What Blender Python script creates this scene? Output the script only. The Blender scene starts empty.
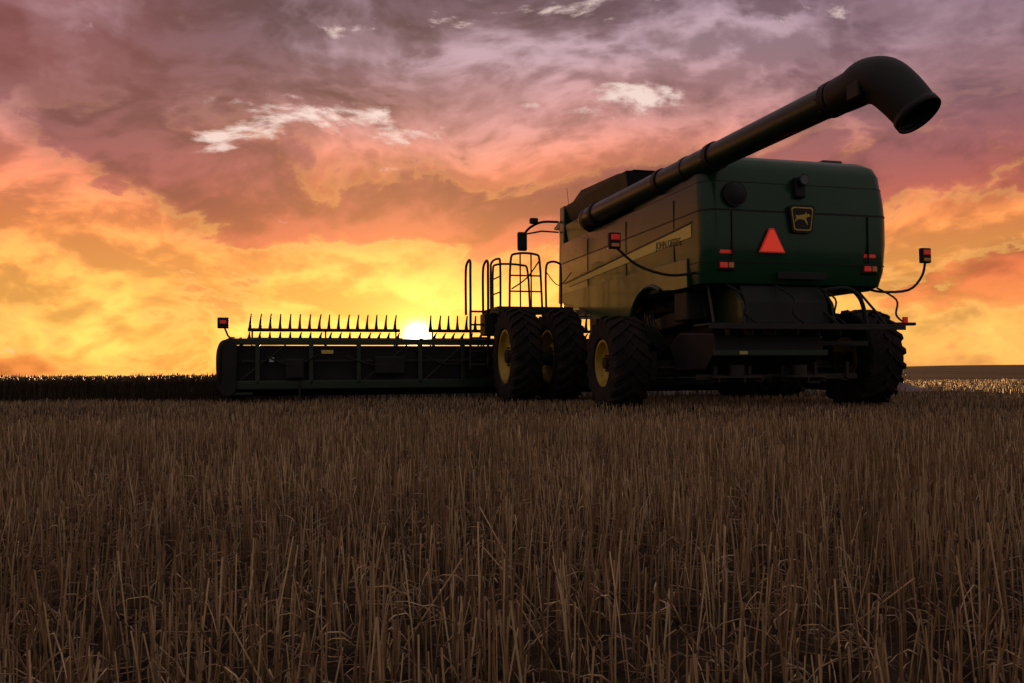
import bpy, bmesh, math, numpy as np
from mathutils import Vector, Matrix
rng=np.random.default_rng(7)
S=bpy.context.scene
S.view_settings.view_transform='Standard'
try: S.view_settings.look='None'
except: pass
S.view_settings.exposure=0
TH=math.radians(15); OX,OY=4.05,15.97
SUN_AZ=math.radians(-6.2); SUN_EL=math.radians(2.45)
sdir=Vector((math.sin(SUN_AZ)*math.cos(SUN_EL),math.cos(SUN_AZ)*math.cos(SUN_EL),math.sin(SUN_EL)))
def lin(r,g,b):
    f=lambda c:(c/255/12.92) if c/255<=.04045 else ((c/255+.055)/1.055)**2.4
    return (f(r),f(g),f(b),1)
# ------------------------------------------------ node helper
class NT:
    def __init__(s,t): s.t=t
    def n(s,k,**kw):
        x=s.t.nodes.new(k)
        for a,b in kw.items(): setattr(x,a,b)
        return x
    def put(s,sock,v):
        if hasattr(v,'is_output'): s.t.links.new(v,sock)
        elif v is not None: sock.default_value=v
    def m(s,op,a,b=None,c=None,clamp=False):
        x=s.n('ShaderNodeMath',operation=op); x.use_clamp=clamp
        s.put(x.inputs[0],a)
        if b is not None: s.put(x.inputs[1],b)
        if c is not None: s.put(x.inputs[2],c)
        return x.outputs[0]
    def ss(s,v,a,b,lo=0.,hi=1.):
        x=s.n('ShaderNodeMapRange',interpolation_type='SMOOTHSTEP')
        s.put(x.inputs[0],v); x.inputs[1].default_value=a; x.inputs[2].default_value=b
        x.inputs[3].default_value=lo; x.inputs[4].default_value=hi
        return x.outputs[0]
    def vec(s,x,y,z=0.):
        c=s.n('ShaderNodeCombineXYZ'); s.put(c.inputs[0],x); s.put(c.inputs[1],y); s.put(c.inputs[2],z); return c.outputs[0]
    def noise(s,v,scale,detail=6,rough=.55,dist=0.,dim='3D'):
        x=s.n('ShaderNodeTexNoise'); x.noise_dimensions=dim
        if v is not None: s.put(x.inputs['Vector'],v)
        x.inputs['Scale'].default_value=scale; x.inputs['Detail'].default_value=detail
        x.inputs['Roughness'].default_value=rough; x.inputs['Distortion'].default_value=dist
        return x.outputs['Fac']
    def mix(s,f,a,b,bt='MIX'):
        x=s.n('ShaderNodeMix',data_type='RGBA',blend_type=bt)
        s.put(x.inputs[0],f); s.put(x.inputs[6],a); s.put(x.inputs[7],b); return x.outputs[2]
    def ramp(s,f,stops):
        x=s.n('ShaderNodeValToRGB'); s.put(x.inputs[0],f); e=x.color_ramp.elements
        while len(e)<len(stops): e.new(.5)
        for i,(p,c) in enumerate(stops): e[i].position=p; e[i].color=c
        return x.outputs[0]
# ------------------------------------------------ world
W=bpy.data.worlds.new("World"); S.world=W; W.use_nodes=True
W.node_tree.nodes.clear(); N=NT(W.node_tree)
try: W.cycles.sampling_method='MANUAL'; W.cycles.sample_map_resolution=512
except: pass
tc=N.n('ShaderNodeTexCoord'); sp=N.n('ShaderNodeSeparateXYZ'); N.put(sp.inputs[0],tc.outputs['Generated'])
x,y,z=sp.outputs
hh=N.m('MAXIMUM',N.m('SQRT',N.m('ADD',N.m('MULTIPLY',x,x),N.m('MULTIPLY',y,y))),.08)
q=N.m('DIVIDE',z,hh); a=N.m('ARCTAN2',x,y)
w1=N.noise(N.vec(N.m('MULTIPLY',a,3.),N.m('MULTIPLY',q,5.),3.3),1.,2,.5,dim='2D')
qa=N.m('ADD',q,N.m('MULTIPLY',N.m('SUBTRACT',w1,.5),.09))
aa=N.m('ADD',a,N.m('MULTIPLY',N.m('SUBTRACT',w1,.5),.10))
def gauss(ca,cq,sa,sq,rot=0.,A=None,Q=None):
    da=N.m('SUBTRACT',A or a,ca); dq=N.m('SUBTRACT',Q or q,cq)
    if rot:
        da,dq=(N.m('ADD',N.m('MULTIPLY',da,math.cos(rot)),N.m('MULTIPLY',dq,math.sin(rot))),
               N.m('SUBTRACT',N.m('MULTIPLY',dq,math.cos(rot)),N.m('MULTIPLY',da,math.sin(rot))))
    da=N.m('DIVIDE',da,sa); dq=N.m('DIVIDE',dq,sq)
    return N.m('EXPONENT',N.m('MULTIPLY',N.m('ADD',N.m('MULTIPLY',da,da),N.m('MULTIPLY',dq,dq)),-1.))
def P2(ax,qx,oa=0.,oq=0.,A=None,Q=None):
    return N.vec(N.m('ADD',N.m('MULTIPLY',A or aa,ax),oa),N.m('ADD',N.m('MULTIPLY',Q or qa,qx),oq))
n1=N.noise(P2(5.6,11.5,2.3,.6),1.,7,.55,dim='2D')
n1b=N.noise(P2(5.6,11.5,2.3,.6-.30),1.,4,.5,dim='2D')
n2=N.noise(P2(13.,22.,4.4,0.),1.,6,.56,dim='2D')
n2b=N.noise(P2(13.,22.,4.4,-.30),1.,4,.5,dim='2D')
bil=N.m('MULTIPLY',N.m('ABSOLUTE',N.m('SUBTRACT',n2,.5)),2.)
bilb=N.m('MULTIPLY',N.m('ABSOLUTE',N.m('SUBTRACT',n2b,.5)),2.)
def acc(lst):
    o=None
    for k,g in lst:
        t=N.m('MULTIPLY',g,k); o=t if o is None else N.m('ADD',o,t)
    return o
# positive = clear bright air, negative = thick cloud
bias=acc([(.26,gauss(-.42,.135,.24,.045)),(.18,gauss(-.02,.06,.5,.06)),(-.32,gauss(-.36,.215,.12,.035,-.35)),
          (-.20,gauss(-.02,.185,.26,.025,.1)),(-.24,gauss(.30,.20,.35,.05)),(.26,gauss(.56,.15,.10,.02)),(-.15,gauss(.5,.085,.12,.02)),
          (-.36,gauss(-.55,.008,.10,.012)),(.14,gauss(-.18,.28,.22,.03)),(-.22,gauss(-.45,.33,.3,.05)),(.15,gauss(.05,.37,.3,.03)),
          (-.2,gauss(-.1,.42,.35,.03)),(.12,gauss(.2,.27,.3,.03))])
dens=N.m('ADD',N.m('ADD',n1,bias),N.m('MULTIPLY',N.m('SUBTRACT',bil,.2),-.36))
mk=N.ss(dens,.36,.64)
qr=N.m('DIVIDE',N.m('MAXIMUM',N.m('ADD',N.m('MULTIPLY',q,.5),N.m('MULTIPLY',qa,.5)),0.),.5,clamp=True)
bright=N.ramp(qr,[(0,lin(246,172,84)),(.08,lin(254,192,92)),(.20,lin(254,174,78)),(.32,lin(248,144,74)),(.44,lin(226,124,92)),(.56,lin(192,130,128)),(.72,lin(166,136,148)),(1,lin(156,132,150))])
dark=N.ramp(qr,[(0,lin(200,114,62)),(.08,lin(228,134,66)),(.20,lin(208,100,56)),(.32,lin(176,80,62)),(.44,lin(142,70,70)),(.58,lin(116,72,78)),(.75,lin(98,72,84)),(1,lin(84,66,80))])
col=N.mix(mk,dark,bright)
# cloud undersides catch the low sun, tops stay in shade
lit=N.m('ADD',N.m('MULTIPLY',N.m('SUBTRACT',n1b,n1),1.0),N.m('MULTIPLY',N.m('SUBTRACT',bil,bilb),.35))
shade=N.ss(lit,-.16,.16,.66,1.34)
col=N.mix(1.,col,N.vec(shade,N.m('POWER',shade,1.15),N.m('POWER',shade,1.1)),'MULTIPLY')
lf=N.m('MULTIPLY',N.ss(a,-.22,-.52),N.ss(q,.2,.34)); col=N.mix(N.m('MULTIPLY',lf,.5),col,lin(146,66,56))
lf2=N.m('MULTIPLY',N.ss(a,.15,.55),N.ss(q,.10,.02)); col=N.mix(N.m('MULTIPLY',lf2,.35),col,lin(232,156,96))
lf3=N.m('MULTIPLY',N.ss(a,.2,.5),N.ss(q,.18,.30)); col=N.mix(N.m('MULTIPLY',lf3,.4),col,lin(138,98,112))
gp=acc([(1.,gauss(-.19,.290,.11,.022,-.15)),(1.,gauss(-.31,.262,.055,.020,.3)),(.75,gauss(.11,.322,.10,.018,.1)),(.6,gauss(.16,.30,.05,.025)),
        (.6,gauss(.02,.42,.3,.015,.1)),(.5,gauss(.42,.42,.12,.03,.3))])
n3=N.noise(P2(18.,42.),1.,7,.62,dim='2D')
gm=N.ss(N.m('ADD',N.m('MULTIPLY',gp,.38),n3),.70,.98)
col=N.mix(N.m('MULTIPLY',gm,.9),col,lin(240,216,208))
rim=N.m('MULTIPLY',N.ss(mk,.2,.5),N.ss(mk,.85,.5)); rim=N.m('MULTIPLY',rim,N.ss(q,.32,.06))
col=N.mix(N.m('MULTIPLY',rim,.4),col,lin(255,192,100))
dp=N.n('ShaderNodeVectorMath',operation='DOT_PRODUCT'); N.put(dp.inputs[0],tc.outputs['Generated']); dp.inputs[1].default_value=sdir
ang=N.m('ARCCOSINE',N.m('MINIMUM',dp.outputs['Value'],.9999999))
def glow(w,k,c,p=1.):
    e=N.m('MULTIPLY',N.m('EXPONENT',N.m('MULTIPLY',N.m('POWER',N.m('DIVIDE',ang,w),p),-1.)),k)
    return N.mix(1.,N.vec(e,e,e),c,'MULTIPLY')
for gg in (glow(.17,.34,(1,.34,.035,1)),glow(.030,2.0,(1,.5,.10,1)),glow(.0080,26.,(1,.76,.38,1),1.6)): col=N.mix(1.,col,gg,'ADD')
bk=N.ss(y,-.25,.5); col=N.mix(bk,(.27,.215,.205,1),col)
up=N.ss(z,.42,.85); col=N.mix(up,col,(.34,.275,.27,1))
bg=N.n('ShaderNodeBackground'); N.put(bg.inputs[0],col); bg.inputs[1].default_value=1.
sky=N.n('ShaderNodeTexSky',sky_type='NISHITA'); sky.sun_disc=False; sky.sun_elevation=SUN_EL; sky.sun_rotation=SUN_AZ
bg2=N.n('ShaderNodeBackground'); N.put(bg2.inputs[0],sky.outputs[0]); bg2.inputs[1].default_value=.015
ad=N.n('ShaderNodeAddShader'); N.put(ad.inputs[0],bg.outputs[0]); N.put(ad.inputs[1],bg2.outputs[0])
wo=N.n('ShaderNodeOutputWorld'); N.put(wo.inputs[0],ad.outputs[0])
# ------------------------------------------------ sun
sl=bpy.data.lights.new('sun','SUN'); sl.energy=4.; sl.angle=math.radians(.5); sl.color=(1,.50,.18)
so=bpy.data.objects.new('sun',sl); S.collection.objects.link(so); so.rotation_euler=sdir.to_track_quat('Z','Y').to_euler()
# ------------------------------------------------ camera
cd=bpy.data.cameras.new('camera'); cam=bpy.data.objects.new('camera',cd); S.collection.objects.link(cam); S.camera=cam
cd.lens=870*36/1024; cd.sensor_width=36; cd.clip_start=.05; cd.clip_end=9000
cam.matrix_world=Matrix.Translation((0,0,.65))@Matrix.Rotation(math.radians(92.07),4,'X')@Matrix.Rotation(math.radians(-.4),4,'Z')
# ------------------------------------------------ materials
def pmat(name,base,rough=.5,metal=0,coat=0,dust=.25,dustcol=(.10,.072,.045,1),spec=.5,emis=0,grime=True):
    m=bpy.data.materials.new(name); m.use_nodes=True; t=NT(m.node_tree); b=m.node_tree.nodes['Principled BSDF']
    base=tuple(base)+(1,) if len(base)==3 else base
    tcx=t.n('ShaderNodeTexCoord').outputs['Object']
    if grime:
        a1=t.noise(tcx,3.,5,.65); a2=t.noise(tcx,45.,3,.7)
        sx=t.n('ShaderNodeSeparateXYZ'); t.put(sx.inputs[0],tcx)
        lo=t.ss(sx.outputs[2],2.2,.3,.25,1.)
        f=t.m('MULTIPLY',t.m('MULTIPLY',t.ss(t.m('ADD',a1,t.m('MULTIPLY',a2,.35)),.5,.95),dust*2.),lo,clamp=True)
        c=t.mix(f,base,dustcol); t.put(b.inputs['Base Color'],c)
        t.put(b.inputs['Roughness'],t.m('ADD',t.m('MULTIPLY',a1,.25),rough-.1,clamp=True))
    else:
        b.inputs['Base Color'].default_value=base; b.inputs['Roughness'].default_value=rough
    b.inputs['Metallic'].default_value=metal; b.inputs['Coat Weight'].default_value=coat; b.inputs['Coat Roughness'].default_value=.08
    b.inputs['Specular IOR Level'].default_value=spec
    if emis: b.inputs['Emission Color'].default_value=base; b.inputs['Emission Strength'].default_value=emis
    return m
GREEN=pmat('green_paint',(.004,.045,.017),.30,0,.22,.05,spec=.25)
GREEN2=pmat('dark_green_paint',(.004,.022,.010),.38,0,.15,.08,spec=.3)
BLACK=pmat('black_plastic',(.008,.008,.009),.55,0,0,.06,spec=.3)
STEEL=pmat('dusty_steel',(.02,.019,.018),.55,.2,0,.2,spec=.3)
YEL=pmat('yellow_paint',(.50,.32,.02),.5,0,.1,.3)
STRIPE=pmat('yellow_decal',(.62,.50,.12),.45,0,.0,.05,spec=.3)
RUB=pmat('tyre_rubber',(.011,.010,.010),.9,0,0,.25,(.06,.042,.028,1),spec=.2)
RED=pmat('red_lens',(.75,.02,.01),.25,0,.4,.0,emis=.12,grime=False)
SMV=pmat('red_glowing_triangle',(.9,.05,.02),.4,0,0,0,emis=.33,grime=False)  # slight emission added so the unlit triangle stays bright red in low light
AMB=pmat('amber_lens',(.6,.2,.03),.25,0,.3,0,grime=False)
WHT=pmat('clear_lens',(.5,.5,.5),.2,0,.3,0,grime=False)
GLASS=pmat('tinted_glass',(.02,.025,.03),.05,0,.5,0,grime=False)
INK=pmat('dark_lettering',(.01,.03,.015),.5,grime=False)
# ------------------------------------------------ mesh helpers
comb=bpy.data.objects.new('combine_harvester',None); S.collection.objects.link(comb)
comb.location=(OX,OY,0); comb.rotation_euler=(0,0,TH)
def mk_obj(name,v,f,mat,smooth=False,bevel=0,parent=comb):
    me=bpy.data.meshes.new(name); me.from_pydata([tuple(p) for p in v],[],f); me.validate(); me.update()
    bm=bmesh.new(); bm.from_mesh(me); bmesh.ops.recalc_face_normals(bm,faces=bm.faces); bm.to_mesh(me); bm.free()
    o=bpy.data.objects.new(name,me); S.collection.objects.link(o); me.materials.append(mat)
    if smooth:
        for p in me.polygons: p.use_smooth=True
        try: me.set_sharp_from_angle(angle=math.radians(38))
        except: pass
    if bevel:
        b=o.modifiers.new('bevel','BEVEL'); b.width=bevel; b.segments=2; b.limit_method='ANGLE'
    if parent: o.parent=parent
    return o
def box(name,c,s,mat,bevel=.012,rot=None):
    v=[Vector((i*s[0]/2,j*s[1]/2,k*s[2]/2)) for i in(-1,1) for j in(-1,1) for k in(-1,1)]
    if rot:
        R=Matrix.Rotation(rot[2],3,'Z')@Matrix.Rotation(rot[1],3,'Y')@Matrix.Rotation(rot[0],3,'X'); v=[R@p for p in v]
    v=[p+Vector(c) for p in v]
    return mk_obj(name,v,[(0,1,3,2),(4,6,7,5),(0,4,5,1),(2,3,7,6),(0,2,6,4),(1,5,7,3)],mat,bevel=bevel)
def prism(name,prof,x0,x1,mat,bevel=.012):
    n=len(prof); v=[(x0,p[0],p[1]) for p in prof]+[(x1,p[0],p[1]) for p in prof]
    return mk_obj(name,v,[tuple(range(n)),tuple(range(n,2*n))[::-1]]+[(i,(i+1)%n,n+(i+1)%n,n+i) for i in range(n)],mat,bevel=bevel)
def prism_xz(name,prof,y0,y1,mat,bevel=0):
    n=len(prof); v=[(p[0],y0,p[1]) for p in prof]+[(p[0],y1,p[1]) for p in prof]
    return mk_obj(name,v,[tuple(range(n)),tuple(range(n,2*n))[::-1]]+[(i,(i+1)%n,n+(i+1)%n,n+i) for i in range(n)],mat,bevel=bevel)
def sweep(name,pts,r,mat,n=10,cap=True,smooth=True,sub=0):
    pts=[Vector(p) for p in pts]
    rr=[r]*len(pts) if not hasattr(r,'__len__') else list(r)
    if sub:
        P=[];Rr=[]
        for i in range(len(pts)-1):
            p0=pts[max(i-1,0)];p1=pts[i];p2=pts[i+1];p3=pts[min(i+2,len(pts)-1)]
            for k in range(sub):
                t=k/sub
                P.append(.5*((2*p1)+(-p0+p2)*t+(2*p0-5*p1+4*p2-p3)*t*t+(-p0+3*p1-3*p2+p3)*t**3)); Rr.append(rr[i]*(1-t)+rr[i+1]*t)
        P.append(pts[-1]);Rr.append(rr[-1]); pts,rr=P,Rr
    v=[];f=[]; ref=None
    for i,p in enumerate(pts):
        d=(pts[min(i+1,len(pts)-1)]-pts[max(i-1,0)]).normalized()
        if ref is None: ref=Vector((0,0,1)) if abs(d.z)<.9 else Vector((1,0,0))
        u=(ref-d*ref.dot(d)).normalized(); ref=u; w=d.cross(u)
        for k in range(n):
            an=2*math.pi*k/n; v.append(p+(u*math.cos(an)+w*math.sin(an))*rr[i])
    for i in range(len(pts)-1):
        for k in range(n): f.append((i*n+k,i*n+(k+1)%n,(i+1)*n+(k+1)%n,(i+1)*n+k))
    if cap: f.append(tuple(range(n))); f.append(tuple(range((len(pts)-1)*n,len(pts)*n)))
    return mk_obj(name,v,f,mat,smooth=smooth)
XO=.12
def outline(hw,yr,yf,rc,rf=.12,n=7):
    P=[]
    for cx,cy,r,a0 in((hw-rc,yr+rc,rc,-90),(hw-rf,yf-rf,rf,0),(-hw+rf,yf-rf,rf,90),(-hw+rc,yr+rc,rc,180)):
        for k in range(n+1):
            an=math.radians(a0+90*k/n); P.append((cx+r*math.cos(an),cy+r*math.sin(an)))
    return P
def loft(name,levels,mat,bow=0.):
    v=[];f=[]; n=None
    for L in levels:
        P=outline(*L[1:]); n=len(P)
        for px,py in P:
            yy=py-(bow*(1-(px/L[1])**2) if py<L[2]+L[4]+.01 else 0); v.append((px+XO,yy,L[0]))
    for i in range(len(levels)-1):
        for k in range(n): f.append((i*n+k,i*n+(k+1)%n,(i+1)*n+(k+1)%n,(i+1)*n+k))
    f.append(tuple(range(n))); f.append(tuple(range((len(levels)-1)*n,len(levels)*n)))
    return mk_obj(name,v,f,mat,smooth=True)
def wheel(name,xc,yc,R,w,rim,nl,steer=0.):
    v=[];f=[]
    def lathe(prof,mat,nm,n=56):
        vv=[];ff=[];m=len(prof)
        for k in range(n):
            an=2*math.pi*k/n
            for ax,r in prof: vv.append((ax,r*math.cos(an),r*math.sin(an)))
        for k in range(n):
            for j in range(m-1): ff.append((k*m+j,k*m+j+1,((k+1)%n)*m+j+1,((k+1)%n)*m+j))
        o=mk_obj(nm,vv,ff,mat,smooth=True,parent=wr); return o
    wr=bpy.data.objects.new(name,None); S.collection.objects.link(wr); wr.parent=comb; wr.location=(xc,yc,R-.03); wr.rotation_euler=(0,0,steer)
    h=w/2
    lathe([(-h*.72,rim),(-h*.95,rim+.05),(-h,rim+.4*(R-rim)),(-h*.96,R*.88),(-h*.82,R*.935),(0,R*.95),(h*.82,R*.935),(h*.96,R*.88),(h,rim+.4*(R-rim)),(h*.95,rim+.05),(h*.72,rim)],RUB,name+'_tyre')
    for sgn in(-1,1):
        lathe([(sgn*h*.72,rim+.004),(sgn*h*.86,rim+.015),(sgn*h*.86,rim-.03),(sgn*h*.5,rim-.06),(sgn*h*.3,rim*.62),(sgn*h*.55,rim*.42),(sgn*h*.55,.001)],YEL,name+'_rim')
        lathe([(sgn*h*.54,rim*.27),(sgn*h*.78,rim*.25),(sgn*h*.8,.001)],STEEL,name+'_hub',20)
        bv=[];bf=[]
        for k in range(10):
            an=2*math.pi*k/10; c=(math.cos(an)*rim*.34,math.sin(an)*rim*.34); s=.018; o=len(bv)
            for ax in(sgn*h*.53,sgn*h*.53+sgn*.04):
                for dx,dy in((-s,-s),(s,-s),(s,s),(-s,s)): bv.append((ax,c[0]+dx,c[1]+dy))
            bf+= [(o,o+1,o+2,o+3),(o+4,o+5,o+6,o+7)]+[(o+j,o+(j+1)%4,o+4+(j+1)%4,o+4+j) for j in range(4)]
        mk_obj(name+'_bolts',bv,bf,STEEL,parent=wr)
    for i in range(nl):
        for sgn in(-1,1):
            ph=2*math.pi*(i+(0 if sgn<0 else .5))/nl; dph=.30*1.7/R*.6; th=.055/R
            o=len(v); secs=[(0-.03*sgn,ph,R),(sgn*h*.55,ph+dph*.7,R*.995),(sgn*h*.97,ph+dph,R*.965),(sgn*h*1.0,ph+dph*1.05,R*.87)]
            for ax,p,rr in secs:
                for r2,tt in((rr-.09,-th*1.3),(rr,-th*.8),(rr,th*.8),(rr-.09,th*1.3)):
                    v.append((ax,r2*math.cos(p+tt),r2*math.sin(p+tt)))
            for j in range(3):
                for k in range(4): f.append((o+j*4+k,o+j*4+(k+1)%4,o+(j+1)*4+(k+1)%4,o+(j+1)*4+k))
            f.append((o,o+1,o+2,o+3)); f.append((o+12,o+13,o+14,o+15))
    mk_obj(name+'_lugs',v,f,RUB,parent=wr)
# ------------------------------------------------ combine harvester
wheel('rear_wheel_l',-2.28,-.05,.84,.66,.40,20,math.radians(-2)); wheel('rear_wheel_r',2.20,-.65,.90,.70,.38,20,math.radians(-2))
for sx in(-1,1):
    wheel('front_dual_outer_%s'%('l' if sx<0 else 'r'),sx*3.14,3.54,1.03,.62,.56,24)
    wheel('front_dual_inner_%s'%('l' if sx<0 else 'r'),sx*2.2,3.54,1.03,.62,.56,24)
sweep('front_axle',[(-3.2,3.54,.97),(3.2,3.54,.97)],.16,STEEL,14)
box('rear_axle',(0,-.3,.72),(4.2,.26,.26),STEEL)
box('rear_axle_pivot',(0,-.1,.98),(.6,.6,.5),STEEL)
for sx in(-1,1):
    sweep('tie_rod',[(sx*.3,-.5,.7),(sx*1.9,-.5,.72)],.03,STEEL,8); box('knuckle',(sx*1.85,-.3,.75),(.2,.5,.5),STEEL)
prism('chassis',[(-1.0,1.2),(-.9,2.0),(5.0,2.2),(5.0,1.3),(3.8,.85),(1.4,.85),(.6,1.2)],-.95,1.0,BLACK,.02)
for sx in(-1,1): prism('frame_rail',[(-1.3,1.55),(-1.3,1.8),(4.6,1.35),(4.6,1.1)],sx*1.15,sx*1.24,BLACK,.01)
box('fuel_tank',(-1.15,1.9,1.35),(.5,1.4,.9),BLACK,.06); box('battery_box',(-1.3,-.95,1.75),(.4,.5,.5),BLACK,.03)
for k in range(6):
    sweep('underbody_hose',[(-1.3,.6+.1*k,1.9),(-1.4,.3+.13*k,1.5),(-1.2,.1+.1*k,1.1)],.02,BLACK,8,sub=4)
R0=.24
loft('main_body',[(2.0,1.56,-1.80,5.2,R0),(2.06,1.66,-1.92,5.2,R0),(2.3,1.70,-1.99,5.2,R0),(2.75,1.72,-2.03,5.2,R0),(3.15,1.72,-2.03,5.2,R0),(3.45,1.715,-2.0,5.2,R0),(3.68,1.70,-1.97,5.2,R0)],GREEN,.06)
loft('rear_hood',[(3.66,1.695,-1.965,.9,R0),(3.90,1.685,-1.93,.9,R0),(4.05,1.63,-1.87,.9,R0),(4.14,1.50,-1.75,.85,R0),(4.18,1.2,-1.4,.7,R0)],GREEN,.06)
loft('hood_seam',[(3.20,1.723,-2.033,5.203,R0),(3.225,1.723,-2.033,5.203,R0)],BLACK,.06)
loft('lower_seam',[(2.385,1.709,-2.008,5.205,R0),(2.40,1.709,-2.008,5.205,R0)],BLACK,.06)
loft('top_seam',[(3.672,1.703,-1.973,.905,R0),(3.684,1.703,-1.973,.905,R0)],BLACK,.06)
arch=[(-.95,2.02)]+[(.05+1.0*math.cos(t),1.18+1.0*math.sin(t)) for t in np.linspace(math.radians(118),math.radians(25),12)]
sk=[(-1.45,2.5),(-1.45,2.02)]+arch[0:1]+arch[1:]+[(1.15,1.5),(2.5,1.58),(3.2,1.9),(4.2,2.15),(5.2,2.3),(5.2,2.5)]
for sx in(-1,1):
    e=lambda d:XO+sx*(1.72+d)
    prism('side_skirt',sk,e(-.04),e(.018),GREEN,.01)
    ap=[(e(.018),p[0],p[1]) for p in arch[1:]]+[(e(.018),1.15,1.5)]
    sweep('arch_trim',ap,.045,GREEN,8)
    for yy in(-.95,1.15,3.3): box('panel_seam',(e(.003),yy,2.95),(.012,.018,1.2),BLACK,0)
    prism('yellow_stripe',[(-1.6,2.83),(-1.6,3.03),(4.6,2.70),(4.6,2.62)],e(.004),e(.012),STRIPE,0)
    prism('character_line',[(-1.6,3.06),(-1.6,3.085),(4.9,2.745),(4.9,2.72)],e(.002),e(.02),GREEN2,0)
tx=bpy.data.curves.new('lettering','FONT'); tx.body='JOHN DEERE'; tx.size=.17; tx.extrude=.002; tx.offset=.003
to=bpy.data.objects.new('lettering',tx); S.collection.objects.link(to); to.parent=comb
tx.materials.append(INK); to.rotation_euler=(math.radians(90),math.radians(3.3),math.radians(-90)); to.location=(XO-1.736,-.25,2.815)
def frustum(name,z0,z1,b0,b1,mat,bevel=.02):
    v=[(b0[0],b0[2],z0),(b0[1],b0[2],z0),(b0[1],b0[3],z0),(b0[0],b0[3],z0),(b1[0],b1[2],z1),(b1[1],b1[2],z1),(b1[1],b1[3],z1),(b1[0],b1[3],z1)]
    return mk_obj(name,v,[(0,1,2,3),(4,5,6,7),(0,1,5,4),(1,2,6,5),(2,3,7,6),(3,0,4,7)],mat,bevel=bevel)
frustum('grain_tank',3.66,4.15,(-1.45,1.5,.95,5.0),(-1.5,1.55,1.0,5.1),GREEN2)
frustum('tank_extension',4.16,4.60,(-1.38,1.38,1.5,5.0),(-1.5,1.5,1.35,5.15),BLACK)
prism('tank_cover',[(1.3,4.61),(2.2,4.72),(4.4,4.84),(5.2,4.62)],-1.35,1.35,BLACK,.01)
frustum('cab_rear_panel',2.3,4.62,(-1.56,1.52,5.12,5.5),(-1.50,1.48,5.18,5.5),GREEN)
frustum('cab_body',2.2,4.35,(-1.0,1.0,5.51,6.7),(-1.05,1.05,5.51,7.0),GLASS,.04)
frustum('cab_roof',4.37,4.62,(-1.15,1.15,5.52,7.25),(-1.0,1.0,5.52,7.0),GREEN2,.06)
box('cab_floor',(0,6.0,2.1),(2.2,.9,.2),GREEN2)
for sx in(-1,1): sweep('cab_pillar',[(sx*1.04,5.55,2.2),(sx*1.08,5.5,4.38)],.05,BLACK,8)
box('deck_box',(1.2,-1.2,4.21),(.40,.4,.16),GREEN2,.03)
box('air_intake',(.2,.2,4.20),(1.3,.8,.08),BLACK,.03)
# unloading auger
A0=Vector((-1.70,2.85,3.93)); A1=Vector((-1.30,-5.35,4.07))
def al(t): return A0.lerp(A1,t)
sweep('auger_tube',[al(0),al(1)],.205,GREEN2,36)
for t in(.05,.40,.61,.955):
    sweep('auger_collar',[al(t-.007),al(t+.007)],.230,BLACK,36)
    for kk in range(8):
        an=kk*math.pi/4; sweep('collar_bolt',[al(t-.011)+Vector((math.cos(an)*.218,0,math.sin(an)*.218)),al(t+.011)+Vector((math.cos(an)*.218,0,math.sin(an)*.218))],.012,STEEL,6)
sweep('auger_band',[al(.50),al(.515)],.218,GREEN2,36)
sweep('auger_elbow',[(-1.15,3.25,3.75),(-1.45,3.2,3.88),(-1.64,3.08,3.93),al(0.005)],[.25,.25,.235,.215],BLACK,28,sub=5)
sweep('auger_support_arm',[(-1.2,-1.2,4.05),(-1.38,-1.2,3.95),(-1.5,-1.3,3.82)],.06,BLACK,10)
sp_=[al(.965),al(1),(-1.27,-5.55,4.10),(-1.22,-5.78,4.03),(-1.14,-5.96,3.83),(-1.05,-6.12,3.57)]
o=sweep('auger_spout',sp_,[.225,.24,.27,.28,.27,.25],BLACK,36,cap=False,sub=5)
sd=o.modifiers.new('thick','SOLIDIFY'); sd.thickness=.02
o=sweep('spout_lip',[(-1.062,-6.10,3.60),(-1.04,-6.145,3.53)],[.268,.27],BLACK,36,cap=False); sd=o.modifiers.new('thick','SOLIDIFY'); sd.thickness=.03
box('spout_bracket',(-1.50,-5.62,3.95),(.06,.22,.2),BLACK,.02)
# rear face fittings
yr=-2.092
prism_xz('slow_vehicle_triangle',[(-.45-.2,2.56),(-.45+.2,2.56),(-.45+.03,2.90),(-.45-.03,2.90)],yr-.03,yr-.02,SMV)
prism_xz('triangle_backing',[(-.45-.235,2.54),(-.45+.235,2.54),(-.45+.04,2.93),(-.45-.04,2.93)],yr-.018,yr-.0,RED)
def rrect(cx,cz,w,h,r,taper=1.,n=5):
    P=[]
    for sx,sz,a0 in((1,-1,-90),(1,1,0),(-1,1,90),(-1,-1,180)):
        for k in range(n+1):
            an=math.radians(a0+90*k/n); W_=w*(1 if sz>0 else taper)
            P.append((cx+sx*(W_-r)+r*math.cos(an),cz+sz*(h-r)+r*math.sin(an)))
    return P
ex,ez=.10,3.10
prism_xz('emblem_base',rrect(ex,ez,.235,.225,.06,.8),yr-.030,yr+.02,BLACK)
prism_xz('emblem_border',rrect(ex,ez,.20,.19,.05,.8),yr-.034,yr-.029,YEL)
prism_xz('emblem_field',rrect(ex,ez,.178,.168,.04,.8),yr-.038,yr-.033,BLACK)
deer=[(-.15,.045),(-.11,.085),(-.07,.06),(-.075,.115),(-.03,.07),(.04,.06),(.10,.05),(.13,.07),(.12,.01),(.15,-.06),(.11,-.03),(.07,-.005),(.02,-.01),(-.03,-.02),(-.08,-.10),(-.085,-.06),(-.06,0),(-.08,.03)]
prism_xz('emblem_deer',[(ex-a_,ez+b_) for a_,b_ in deer],yr-.041,yr-.037,YEL)
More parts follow.
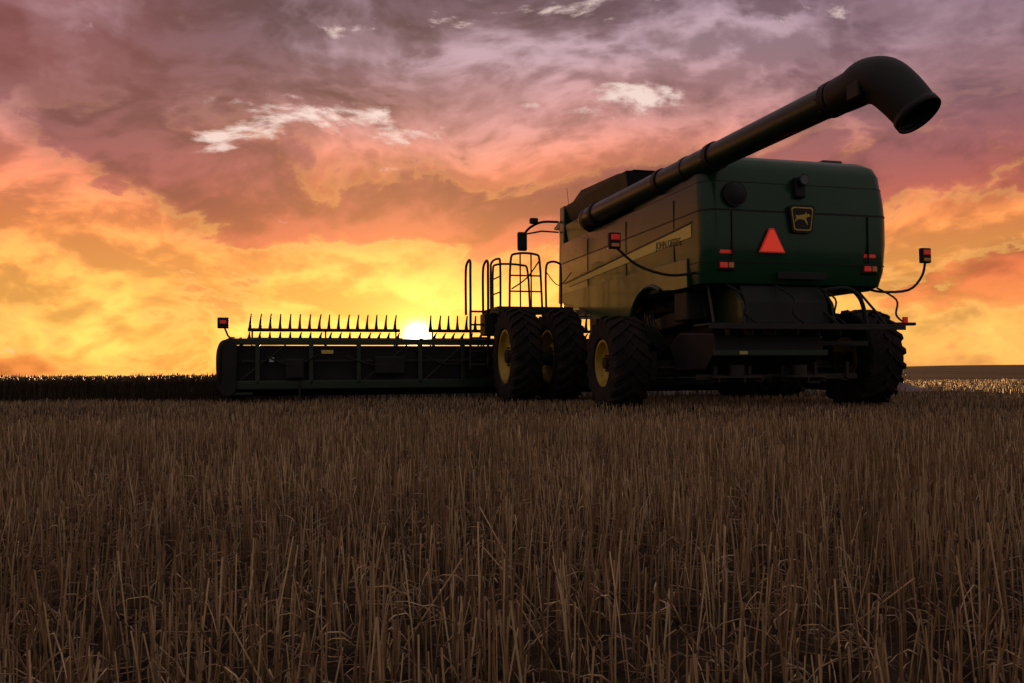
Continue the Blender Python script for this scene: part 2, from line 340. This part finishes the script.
for cx in(-1.22,1.42):
    yy=-1.99 
    box('tail_lamp_upper',(cx,yy,2.55),(.24,.08,.08),RED,.015)
    box('tail_lamp_housing',(cx,yy+.01,2.33),(.30,.10,.17),BLACK,.02)
    box('tail_lamp_lower',(cx-.05,yy-.045,2.33),(.13,.03,.09),RED,.01); box('tail_lamp_clear',(cx+.08,yy-.045,2.33),(.09,.03,.09),AMB,.01)
box('work_lamp_mount',(.10,-2.04,3.62),(.2,.12,.34),BLACK,.03); sweep('work_lamp',[(.10,-2.2,3.72),(.10,-2.06,3.72)],.09,BLACK,16); sweep('work_lamp_lens',[(.10,-2.205,3.72),(.10,-2.2,3.72)],.075,GLASS,16)
sweep('rear_air_outlet',[(-1.08,-2.1,3.46),(-1.08,-1.95,3.46)],.2,BLACK,24); sweep('air_outlet_cone',[(-1.08,-2.14,3.46),(-1.08,-2.1,3.46)],[.1,.18],BLACK,24)
for sx in(-1,1):
    box('rear_panel_seam',(XO+sx*1.25,-2.055,2.8),(.012,.03,.78),BLACK,0)
box('rear_step_recess',(.10,-2.08,2.18),(.9,.04,.12),BLACK,.01)
# chopper and spreader
prism('residue_hood',[(-1.95,2.02),(-2.1,1.75),(-2.15,1.40),(-1.6,1.38),(-1.0,1.6),(-1.0,2.02)],-.95,.55,BLACK,.02)
for xx in(-1.0,.62):
    prism('hood_cheek',[(-1.85,2.03),(-2.12,1.75),(-2.2,1.38),(-1.3,1.38),(-.9,2.03)],xx-.025,xx+.025,GREEN2,.01)
sweep('lift_arch',[(.45,-2.1,1.95),(.85,-2.2,1.98),(1.1,-2.2,1.8),(1.2,-2.2,1.4)],.035,BLACK,10,sub=5)
for k,(xa,xb) in enumerate([(-1.4,-1.6),(-.55,-1.1),(.2,.6),(1.35,1.5)]):
    sweep('hood_strut',[(xa,-1.75,2.03),(xb,-2.3,1.40)],.022,STEEL,8)
    sweep('hydraulic_hose',[(xa+.2,-2.02,2.02),(xa+.35,-2.3,1.8),(xa+.3,-2.35,1.55),(xa+.55,-2.25,1.42)],.016,BLACK,8,sub=5)
box('tailboard',(-.12,-2.35,1.36),(3.45,.5,.035),STEEL,.008)
box('tailboard_lip',(-.12,-2.615,1.335),(3.45,.03,.09),STEEL,.005)
for i in range(6): box('deflector_vane',(-1.4+i*.36,-2.35,1.27),(.015,.45,.13),STEEL,0,(0,0,(i-3)*.12))
box('tail_bracket_r',(1.78,-2.4,1.40),(.34,.10,.05),STEEL,.01); box('tail_bracket_lamp',(1.72,-2.47,1.46),(.08,.05,.1),RED,.01)
prism('chopper_box',[(-2.2,1.24),(-2.25,.98),(-1.9,.68),(-.9,.66),(-.6,1.1),(-1.0,1.30)],-1.55,.35,BLACK,.02)
box('chopper_rail',(-.6,-2.27,.94),(2.0,.05,.10),GREEN2,.01); box('chopper_label',(-1.1,-2.30,.94),(.14,.01,.05),STRIPE,0)
box('chopper_bar',(-.25,-1.9,.56),(2.9,.07,.09),STEEL,.01); box('chopper_bar_upper',(.6,-1.75,1.1),(1.9,.06,.08),STEEL,.01)
for k in range(5): box('bar_bracket',(-1.4+k*.6,-1.94,.66),(.06,.05,.28),STEEL,.005)
for sx in(-1.1,.0):
    sweep('spreader_disc',[(sx,-2.1,.58),(sx,-2.1,.55)],.40,STEEL,28); sweep('spreader_hub',[(sx,-2.1,.75),(sx,-2.1,.56)],.12,STEEL,16)
    for k in range(6):
        an=k*math.pi/3+.3; box('spreader_bat',(sx+.25*math.cos(an),-2.1+.25*math.sin(an),.52),(.3,.02,.08),STEEL,0,(0,0,an))
box('drawbar_hitch',(0,-1.2,.62),(.3,1.5,.16),STEEL,.02)
def warn(tag,arm,lx,ly,lz):
    sweep('warning_arm_'+tag,arm,.022,BLACK,8,sub=4)
    box('warning_lamp_body_'+tag,(lx,ly,lz),(.20,.09,.26),BLACK,.02)
    box('warning_lamp_red_'+tag,(lx,ly-.055,lz+.05),(.14,.03,.09),RED,.01)
    box('warning_lamp_amber_'+tag,(lx,ly-.052,lz-.075),(.13,.025,.06),AMB,.01)
warn('r',[(1.5,-1.75,2.05),(1.8,-1.8,1.98),(2.35,-1.8,2.02),(2.62,-1.8,2.25),(2.70,-1.8,2.5)],2.70,-1.8,2.62)
warn('l',[(-1.5,-1.65,2.25),(-2.0,-1.6,2.2),(-2.5,-1.52,2.35),(-2.85,-1.5,2.62)],-2.9,-1.5,2.74)
# access platform
box('platform_deck',(-2.55,4.75,2.08),(1.75,1.35,.07),STEEL,.01)
box('platform_fascia',(-2.55,4.06,2.0),(1.75,.03,.14),GREEN2,.01)
def rail(n,p): sweep('handrail_%d'%n,p,.026,STEEL,8,sub=4)
rail(1,[(-1.95,4.1,2.1),(-1.95,4.1,2.95),(-2.0,4.1,3.1),(-2.2,4.1,3.12),(-2.3,4.1,2.95),(-2.3,4.1,2.1)])
rail(2,[(-2.4,4.08,2.1),(-2.45,4.08,3.1),(-2.55,4.08,3.28),(-3.0,4.08,3.28),(-3.12,4.08,3.1),(-3.15,4.08,2.1)])
rail(3,[(-3.3,4.3,2.0),(-3.3,4.3,3.05),(-3.32,4.4,3.2),(-3.32,5.0,3.2),(-3.3,5.2,3.0),(-3.3,5.2,2.1)])
rail(4,[(-3.2,5.4,2.1),(-3.2,5.4,3.0),(-3.1,5.4,3.2),(-2.5,5.4,3.2),(-2.35,5.4,3.05),(-2.3,5.4,2.1)])
for zz in(2.45,2.8): sweep('mid_rail',[(-2.42,4.08,zz),(-3.13,4.08,zz)],.018,STEEL,8); sweep('mid_rail',[(-3.3,4.3,zz),(-3.3,5.2,zz)],.018,STEEL,8)
sweep('rail_brace',[(-2.45,4.08,3.15),(-2.75,4.08,2.75),(-3.1,4.08,2.5)],.016,STEEL,8,sub=4)
sweep('rail_chain',[(-2.3,4.1,2.9),(-2.0,4.1,2.6),(-1.7,4.1,2.9)],.012,STEEL,6,sub=5)
for xx in(-2.65,-2.9): sweep('rail_post',[(xx,4.08,2.1),(xx,4.08,3.28)],.018,STEEL,8)
for xx in(-3.45,-3.86):
    sweep('ladder_stile',[(xx,4.9,.75),(xx,4.85,2.1),(xx,4.85,2.9),(xx+.02,4.95,3.2),(xx+.02,5.2,3.22),(xx,5.35,3.0),(xx,5.35,2.0)],.030,STEEL,8,sub=4)
for k in range(5): box('ladder_step',(-3.66,4.88,.85+k*.30),(.40,.18,.035),STEEL,.005)
box('platform_toolbox',(-3.3,4.9,1.75),(.55,.5,.5),BLACK,.03)
sweep('mirror_arm',[(-1.5,5.6,4.30),(-1.9,5.7,4.30),(-2.2,5.75,4.15),(-2.35,5.75,3.95)],.03,BLACK,8,sub=4)
sweep('mirror_arm_lower',[(-1.5,5.6,4.05),(-1.9,5.7,4.08),(-2.3,5.75,4.0)],.02,BLACK,8)
box('mirror_head',(-2.38,5.75,3.82),(.24,.10,.46),BLACK,.04); box('mirror_glass',(-2.38,5.695,3.84),(.19,.01,.36),GLASS,0)
box('mirror_lamp',(-2.1,5.7,4.32),(.20,.14,.14),BLACK,.03)
sweep('radio_antenna',[(-1.3,5.4,4.6),(-1.35,5.4,5.1)],.006,BLACK,6)
prism('feeder_house',[(4.6,2.0),(4.8,1.0),(6.2,.35),(6.2,1.2)],-.7,.7,GREEN2,.02)
# header
X0,X1=-9.0,6.9
prism('header_back_wall',[(5.75,.30),(5.70,1.28),(5.78,1.30),(5.85,.30)],X0,X1,BLACK,.008)
box('header_top_beam',((X0+X1)/2,5.66,1.38),(X1-X0,.20,.14),GREEN2,.02)
box('header_low_beam',((X0+X1)/2,5.62,.42),(X1-X0,.22,.2),GREEN2,.02)
box('header_mid_pipe',((X0+X1)/2,5.60,.95),(X1-X0-.3,.05,.05),STEEL,.01)
prism('header_floor',[(5.8,.30),(5.8,.36),(7.1,.20),(7.1,.14)],X0,X1,STEEL,0)
for i,xx in enumerate([-8.5,-7.35,-6.3,-4.9,-3.9,-2.6,-1.5,0,1.5,3.0,4.6,6.2]):
    box('header_frame_post',(xx,5.58,.9),(.10,.14,.95),GREEN2,.01)
for k,(xa,xb) in enumerate([(-8.3,-7.2),(-6.6,-5.2),(-4.8,-3.6)]):
    sweep('header_hose',[(xa,5.5,1.05),((xa+xb)/2,5.45,.85),(xb,5.5,1.08)],.02,BLACK,8,sub=6)
for xa,xb in((-8.9,-7.9),(-6.2,-5.2),(-4.8,-3.9)): sweep('header_brace',[(xa,5.56,.5),(xb,5.56,1.3)],.022,STEEL,8)
box('header_guard_box',(-5.6,5.50,.85),(.7,.12,.4),BLACK,.03); box('header_guard_box2',(-7.7,5.50,.78),(.4,.12,.45),BLACK,.03)
box('header_label',(-7.0,5.49,1.15),(.26,.01,.08),STRIPE,0); box('header_label2',(-8.2,5.52,.98),(.10,.01,.10),WHT,0)
for xx in(X0-.06,X1+.06):
    ep=[(5.45,.55),(5.5,1.2),(5.62,1.42),(6.0,1.5),(6.6,1.35),(7.3,.8),(8.3,.22),(8.3,.12),(7.0,.1),(5.9,.15),(5.6,.3)]
    prism('end_shield',ep,xx-.07,xx+.07,GREEN2,.03)
prism_xz('end_cover',rrect(X0-.12,.80,.20,.62,.17,.9),5.42,5.50,BLACK,.02)
sweep('end_bumper_tube',[(X0-.27,5.5,.35),(X0-.30,5.42,.8),(X0-.27,5.45,1.25),(X0-.05,5.55,1.42)],.06,BLACK,10,sub=4)
sweep('end_bumper_low',[(X0-.25,5.5,.35),(X0-.1,5.5,.22),(X0+.4,5.5,.22)],.05,BLACK,10)
sweep('gauge_stand',[(-7.6,5.5,.5),(-7.6,5.5,.02)],.03,STEEL,8)
sweep('header_lamp_arm',[(X0,5.5,1.4),(X0-.12,5.5,1.5),(X0-.2,5.5,1.7)],.02,BLACK,8)
box('header_lamp_body',(X0-.22,5.5,1.78),(.24,.1,.24),BLACK,.02); box('header_lamp_red',(X0-.22,5.445,1.80),(.14,.03,.08),RED,.01)
RC=(6.75,1.18); RR=.52
def reel(xa,xb,tag):
    sweep('reel_tube_'+tag,[(xa,*RC),(xb,*RC)],.09,STEEL,12)
    tv=[];tf=[]
    for k in range(6):
        an=math.radians(90+60*k-4); cy,cz=RC[0]+RR*math.cos(an),RC[1]+RR*math.sin(an)
        sweep('reel_bat_'+tag,[(xa,cy,cz),(xb,cy,cz)],.04 if k==0 else .03,STEEL,8)
        for xx in np.linspace(xa+.1,xb-.1,max(2,int((xb-xa)/.9))):
            sweep('reel_arm_'+tag,[(xx,*RC),(xx,cy,cz)],.02,STEEL,6)
        dy,dz=(math.cos(an)*.25,1.) if k==0 else (math.cos(an),math.sin(an))
        L=.38 if k==0 else .26
        for xx in np.arange(xa+.05,xb,.225):
            o=len(tv); w=.024; lean=.03; j_=rng.normal(0,.012)
            for t,ww in((0,w*1.9),(.35,w*1.2),(.6,w*.9),(1,w*.6)):
                c=Vector((xx+(lean+j_)*t*t,cy+dy*L*t,cz+dz*L*t))
                for d in((-ww,-ww),(ww,-ww),(ww,ww),(-ww,ww)): tv.append((c.x+d[0],c.y+d[1],c.z))
            for j in range(3):
                for m_ in range(4): tf.append((o+j*4+m_,o+j*4+(m_+1)%4,o+j*4+4+(m_+1)%4,o+j*4+4+m_))
            tf.append((o+12,o+13,o+14,o+15))
    mk_obj('reel_tines_'+tag,tv,tf,BLACK)
reel(-8.75,-5.2,'a'); reel(-4.5,0.6,'b'); reel(1.3,6.6,'c')
for xx in(-8.88,-4.78,.95,6.75): sweep('reel_lift_arm',[(xx,5.7,1.40),(xx,6.2,1.46),(xx,6.75,1.2)],.045,GREEN2,8)
# ------------------------------------------------ terrain
def sm(v,a_,b_):
    t=np.clip((v-a_)/(b_-a_),0,1); return t*t*(3-2*t)
def tz(X,Y):
    return 2.4*sm(Y,90,330)*sm(X/np.maximum(Y,1),.15,.55)+.02*np.sin(X*.9+Y*.35)*np.sin(Y*.6)
xs=np.unique(np.concatenate([np.linspace(-20,25,60),np.sign(np.linspace(-1,1,90))*np.abs(np.linspace(-1,1,90))**2.5*3500]))
ys=np.concatenate([np.linspace(-30,0,8),np.linspace(.6,40,70),40+np.linspace(.02,1,70)**2.5*5000])
GX,GY=np.meshgrid(xs,ys); GZ=tz(GX,GY); nx,ny=len(xs),len(ys)
ii=(np.arange(ny-1)[:,None]*nx+np.arange(nx-1)[None]).ravel()
gf=np.stack([ii,ii+1,ii+nx+1,ii+nx],1)
def npmesh(name,V,Fq,mat,attrs=None,smooth=False):
    me=bpy.data.meshes.new(name); me.vertices.add(len(V)); me.vertices.foreach_set('co',V.astype(np.float32).ravel())
    k=Fq.shape[1]; me.loops.add(Fq.size); me.loops.foreach_set('vertex_index',Fq.astype(np.int32).ravel())
    me.polygons.add(len(Fq)); me.polygons.foreach_set('loop_start',np.arange(0,Fq.size,k,dtype=np.int32))
    try: me.polygons.foreach_set('loop_total',np.full(len(Fq),k,dtype=np.int32))
    except: pass
    if attrs:
        for nme,arr in attrs.items():
            at=me.attributes.new(nme,'FLOAT','POINT'); at.data.foreach_set('value',arr.astype(np.float32))
    me.update(calc_edges=True)
    if smooth: me.polygons.foreach_set('use_smooth',np.ones(len(Fq),bool))
    me.materials.append(mat); o=bpy.data.objects.new(name,me); S.collection.objects.link(o); return o
gm_=bpy.data.materials.new('field_soil'); gm_.use_nodes=True; t=NT(gm_.node_tree); b=gm_.node_tree.nodes['Principled BSDF']
P=t.n('ShaderNodeNewGeometry').outputs['Position']
sx_=t.n('ShaderNodeSeparateXYZ'); t.put(sx_.inputs[0],P)
f1=t.noise(P,9.,6,.7); f2=t.noise(P,60.,3,.7)
c=t.mix(t.ss(t.m('ADD',f1,t.m('MULTIPLY',f2,.4)),.55,.85),(.014,.010,.008,1),(.06,.042,.026,1))
farn=t.noise(t.vec(t.m('MULTIPLY',sx_.outputs[0],.02),t.m('MULTIPLY',sx_.outputs[1],.14)),1.,5,.6)
farc=t.mix(t.ss(farn,.4,.6),(.04,.027,.017,1),(.14,.095,.06,1))
hz=t.ss(sx_.outputs[1],250,330); farc=t.mix(hz,farc,(.02,.015,.013,1))
c=t.mix(t.ss(sx_.outputs[1],18,45),c,farc); t.put(b.inputs['Base Color'],c); b.inputs['Roughness'].default_value=.95; b.inputs['Specular IOR Level'].default_value=.05
bp=t.n('ShaderNodeBump'); t.put(bp.inputs['Height'],t.m('ADD',f1,f2)); bp.inputs['Strength'].default_value=.6; bp.inputs['Distance'].default_value=.03; t.put(b.inputs['Normal'],bp.outputs[0])
npmesh('ground',np.stack([GX.ravel(),GY.ravel(),GZ.ravel()],1),gf,gm_,smooth=True)
# ------------------------------------------------ straw
def straw(name,c0,c1,c2,low=(.05,.034,.02,1)):
    m=bpy.data.materials.new(name); m.use_nodes=True; t=NT(m.node_tree); b=m.node_tree.nodes['Principled BSDF']
    r=t.n('ShaderNodeAttribute',attribute_name='rnd').outputs['Fac']; h=t.n('ShaderNodeAttribute',attribute_name='hh').outputs['Fac']
    c=t.ramp(r,[(0,c0),(.55,c1),(1,c2)]); P=t.n('ShaderNodeNewGeometry').outputs['Position']
    pn=t.noise(P,1.1,2,.6); c=t.mix(t.ss(pn,.35,.7,0,.5),c,c0)
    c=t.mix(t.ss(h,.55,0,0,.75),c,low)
    t.put(b.inputs['Base Color'],c); b.inputs['Roughness'].default_value=.45; b.inputs['Specular IOR Level'].default_value=.45
    return m
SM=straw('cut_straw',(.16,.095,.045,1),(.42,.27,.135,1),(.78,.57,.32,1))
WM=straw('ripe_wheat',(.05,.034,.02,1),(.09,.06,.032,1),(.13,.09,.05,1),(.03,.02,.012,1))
def stalks(base,D,Bd,R,T,RP,rnd,ns=3):
    n=len(base); K=len(T); an=rng.uniform(0,6.28,n)
    V=np.zeros((n,K,ns,3)); H=np.zeros((n,K,ns))
    dn=D/np.linalg.norm(D,axis=1,keepdims=True)
    ref=np.where(np.abs(dn[:,2:3])>.7,np.array([[1.,0,0]]),np.array([[0,0,1.]]))
    u=np.cross(dn,ref); u/=np.linalg.norm(u,axis=1,keepdims=True); w=np.cross(dn,u)
    for k,(t_,rp) in enumerate(zip(T,RP)):
        c=base+D*t_+Bd*t_*t_
        for s in range(ns):
            aa_=an+s*2*math.pi/ns
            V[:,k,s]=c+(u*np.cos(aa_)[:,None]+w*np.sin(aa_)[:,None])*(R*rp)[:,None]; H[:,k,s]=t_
    F=[]; b0=(np.arange(n)*K*ns)
    for k in range(K-1):
        for s in range(ns):
            F.append(np.stack([b0+k*ns+s,b0+k*ns+(s+1)%ns,b0+(k+1)*ns+(s+1)%ns,b0+(k+1)*ns+s],1))
    return V.reshape(-1,3),np.concatenate(F),H.ravel(),np.repeat(rnd,K*ns)
def merge(parts):
    V=[];F=[];H=[];R=[];o=0
    for v,f,h,r in parts: V.append(v);F.append(f+o);H.append(h);R.append(r);o+=len(v)
    return np.concatenate(V),np.concatenate(F),np.concatenate(H),np.concatenate(R)
ct,st_=math.cos(TH),math.sin(TH)
def zone(y0,y1,dens,margin,rr,segs):
    xm=.62*y1+margin; area=(2*xm)*(y1-y0); n=int(area*dens)
    X=rng.uniform(-xm,xm,n); Y=rng.uniform(y0,y1,n)
    u=X*ct+Y*st_; v=-X*st_+Y*ct
    u=np.round(u/.15)*.15+rng.normal(0,.052,n)+.03*np.sin(v*1.3)
    X=u*ct-v*st_; Y=u*st_+v*ct
    k=(np.abs(X)<.62*Y+margin)&(Y>y0)&(Y<y1)
    cl=np.sin(X*2.1+1.3*np.sin(Y*1.7))*np.sin(Y*2.6+X)*.5+.5
    k&=rng.random(n)<(.70+.30*cl)
    X,Y=X[k],Y[k]; n=len(X)
    h=np.clip(rng.normal(.22,.05,n),.05,.36); h*=.92+.1*np.sin(X*.7)*np.sin(Y*.5)
    h*=1-.5*sm(Y,5,13)
    ln=rng.normal(0,.07,(n,2)); bad=rng.random(n)<.06; ln[bad]*=5
    D=np.stack([ln[:,0],ln[:,1],np.ones(n)],1)*h[:,None]
    Bd=np.stack([rng.normal(0,.04,n),rng.normal(0,.04,n),np.zeros(n)],1)*h[:,None]
    base=np.stack([X,Y,tz(X,Y)-.005],1); R=rng.uniform(.0013,.0027,n)*rr
    T=[0,.5,1] if segs==2 else [0,1]
    return stalks(base,D,Bd,R,T,[1,.95,.9] if segs==2 else [1,.9],rng.random(n)**1.25)
parts=[zone(.7,5,520,.8,1.,2),zone(5,10,270,1.2,1.3,1),zone(10,20,115,2.5,2.0,1),zone(20,50,20,4,4.2,1)]
def litter(y0,y1,n,L,up):
    X=rng.uniform(-.65*y1-1,.65*y1+1,n); Y=rng.uniform(y0,y1,n); an=rng.uniform(0,6.28,n); l=rng.uniform(.4,1,n)*L
    zz=rng.uniform(.005,up,n); D=np.stack([np.cos(an)*l,np.sin(an)*l,rng.normal(0,.25,n)*l],1)
    return stalks(np.stack([X,Y,tz(X,Y)+zz],1),D,rng.normal(0,.02,(n,3)),rng.uniform(.0010,.0022,n),[0,.5,1],[1,1,.8],rng.random(n)*.7)
parts+=[litter(.7,6,4500,.20,.06),litter(6,14,5000,.25,.05)]
# dried leaf blades hanging off the stems
n=7000; Y=rng.uniform(.8,6,n); X=rng.uniform(-1,1,n)*(.64*Y+.6); an=rng.uniform(0,6.28,n); l=rng.uniform(.04,.11,n)
D=np.stack([np.cos(an)*l*.7,np.sin(an)*l*.7,l*.9],1); Bd=np.stack([np.cos(an)*l*.3,np.sin(an)*l*.3,-l*rng.uniform(.5,1.9,n)],1)
parts.append(stalks(np.stack([X,Y,tz(X,Y)+rng.uniform(.03,.16,n)],1),D,Bd,rng.uniform(.0012,.0024,n),[0,.35,.7,1],[1,1.1,.8,.2],rng.random(n)))
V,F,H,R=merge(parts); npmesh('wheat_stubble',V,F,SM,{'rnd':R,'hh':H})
# ------------------------------------------------ standing crop
n=52000; X=rng.uniform(-38,12,n); Y=20.4+rng.exponential(3.0,n)
dy=-(X-OX)*st_+(Y-OY)*ct; k=((X<-6.4)|(dy>7.6))&(Y<34); X,Y=X[k],Y[k]; n=len(X)
h=np.clip(rng.normal(.60,.05,n),.4,.75); l=rng.normal(0,.07,(n,2))
D=np.stack([l[:,0],l[:,1],np.ones(n)],1)*h[:,None]; Bd=np.stack([rng.normal(0,.08,n),rng.normal(0,.08,n),-.04*np.ones(n)],1)*h[:,None]
cp=[stalks(np.stack([X,Y,tz(X,Y)],1),D,Bd,rng.uniform(.004,.007,n),[0,.86,.9,1],[1,.8,2.4,1.2],rng.random(n))]
cx=np.concatenate([-np.linspace(1,0,60)**2*900-6,np.linspace(-5,14,30)]); cx=np.unique(cx); cy=22+np.concatenate([np.linspace(0,20,50),20+np.linspace(.02,1,50)**2.2*1500])
CX,CY=np.meshgrid(cx,cy); dyy=-(CX-OX)*st_+(CY-OY)*ct
edge=np.minimum(sm(CY,22,23.5),np.where(CX<-6.6,1,sm(dyy,8,9)))*sm(CX,14,11)
CZ=(.50+.035*rng.standard_normal(CX.shape)*(CY<80)+.02*np.sin(CX*.4)*np.sin(CY*.3))*edge-.05*(1-edge)
ii=(np.arange(len(cy)-1)[:,None]*len(cx)+np.arange(len(cx)-1)[None]).ravel()
cv=np.stack([CX.ravel(),CY.ravel(),CZ.ravel()],1)
cf=np.stack([ii,ii+1,ii+len(cx)+1,ii+len(cx)],1)
cp.append((cv,cf,np.full(len(cv),.6),rng.random(len(cv))*.6))
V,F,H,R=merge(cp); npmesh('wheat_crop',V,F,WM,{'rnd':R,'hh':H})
print('done')
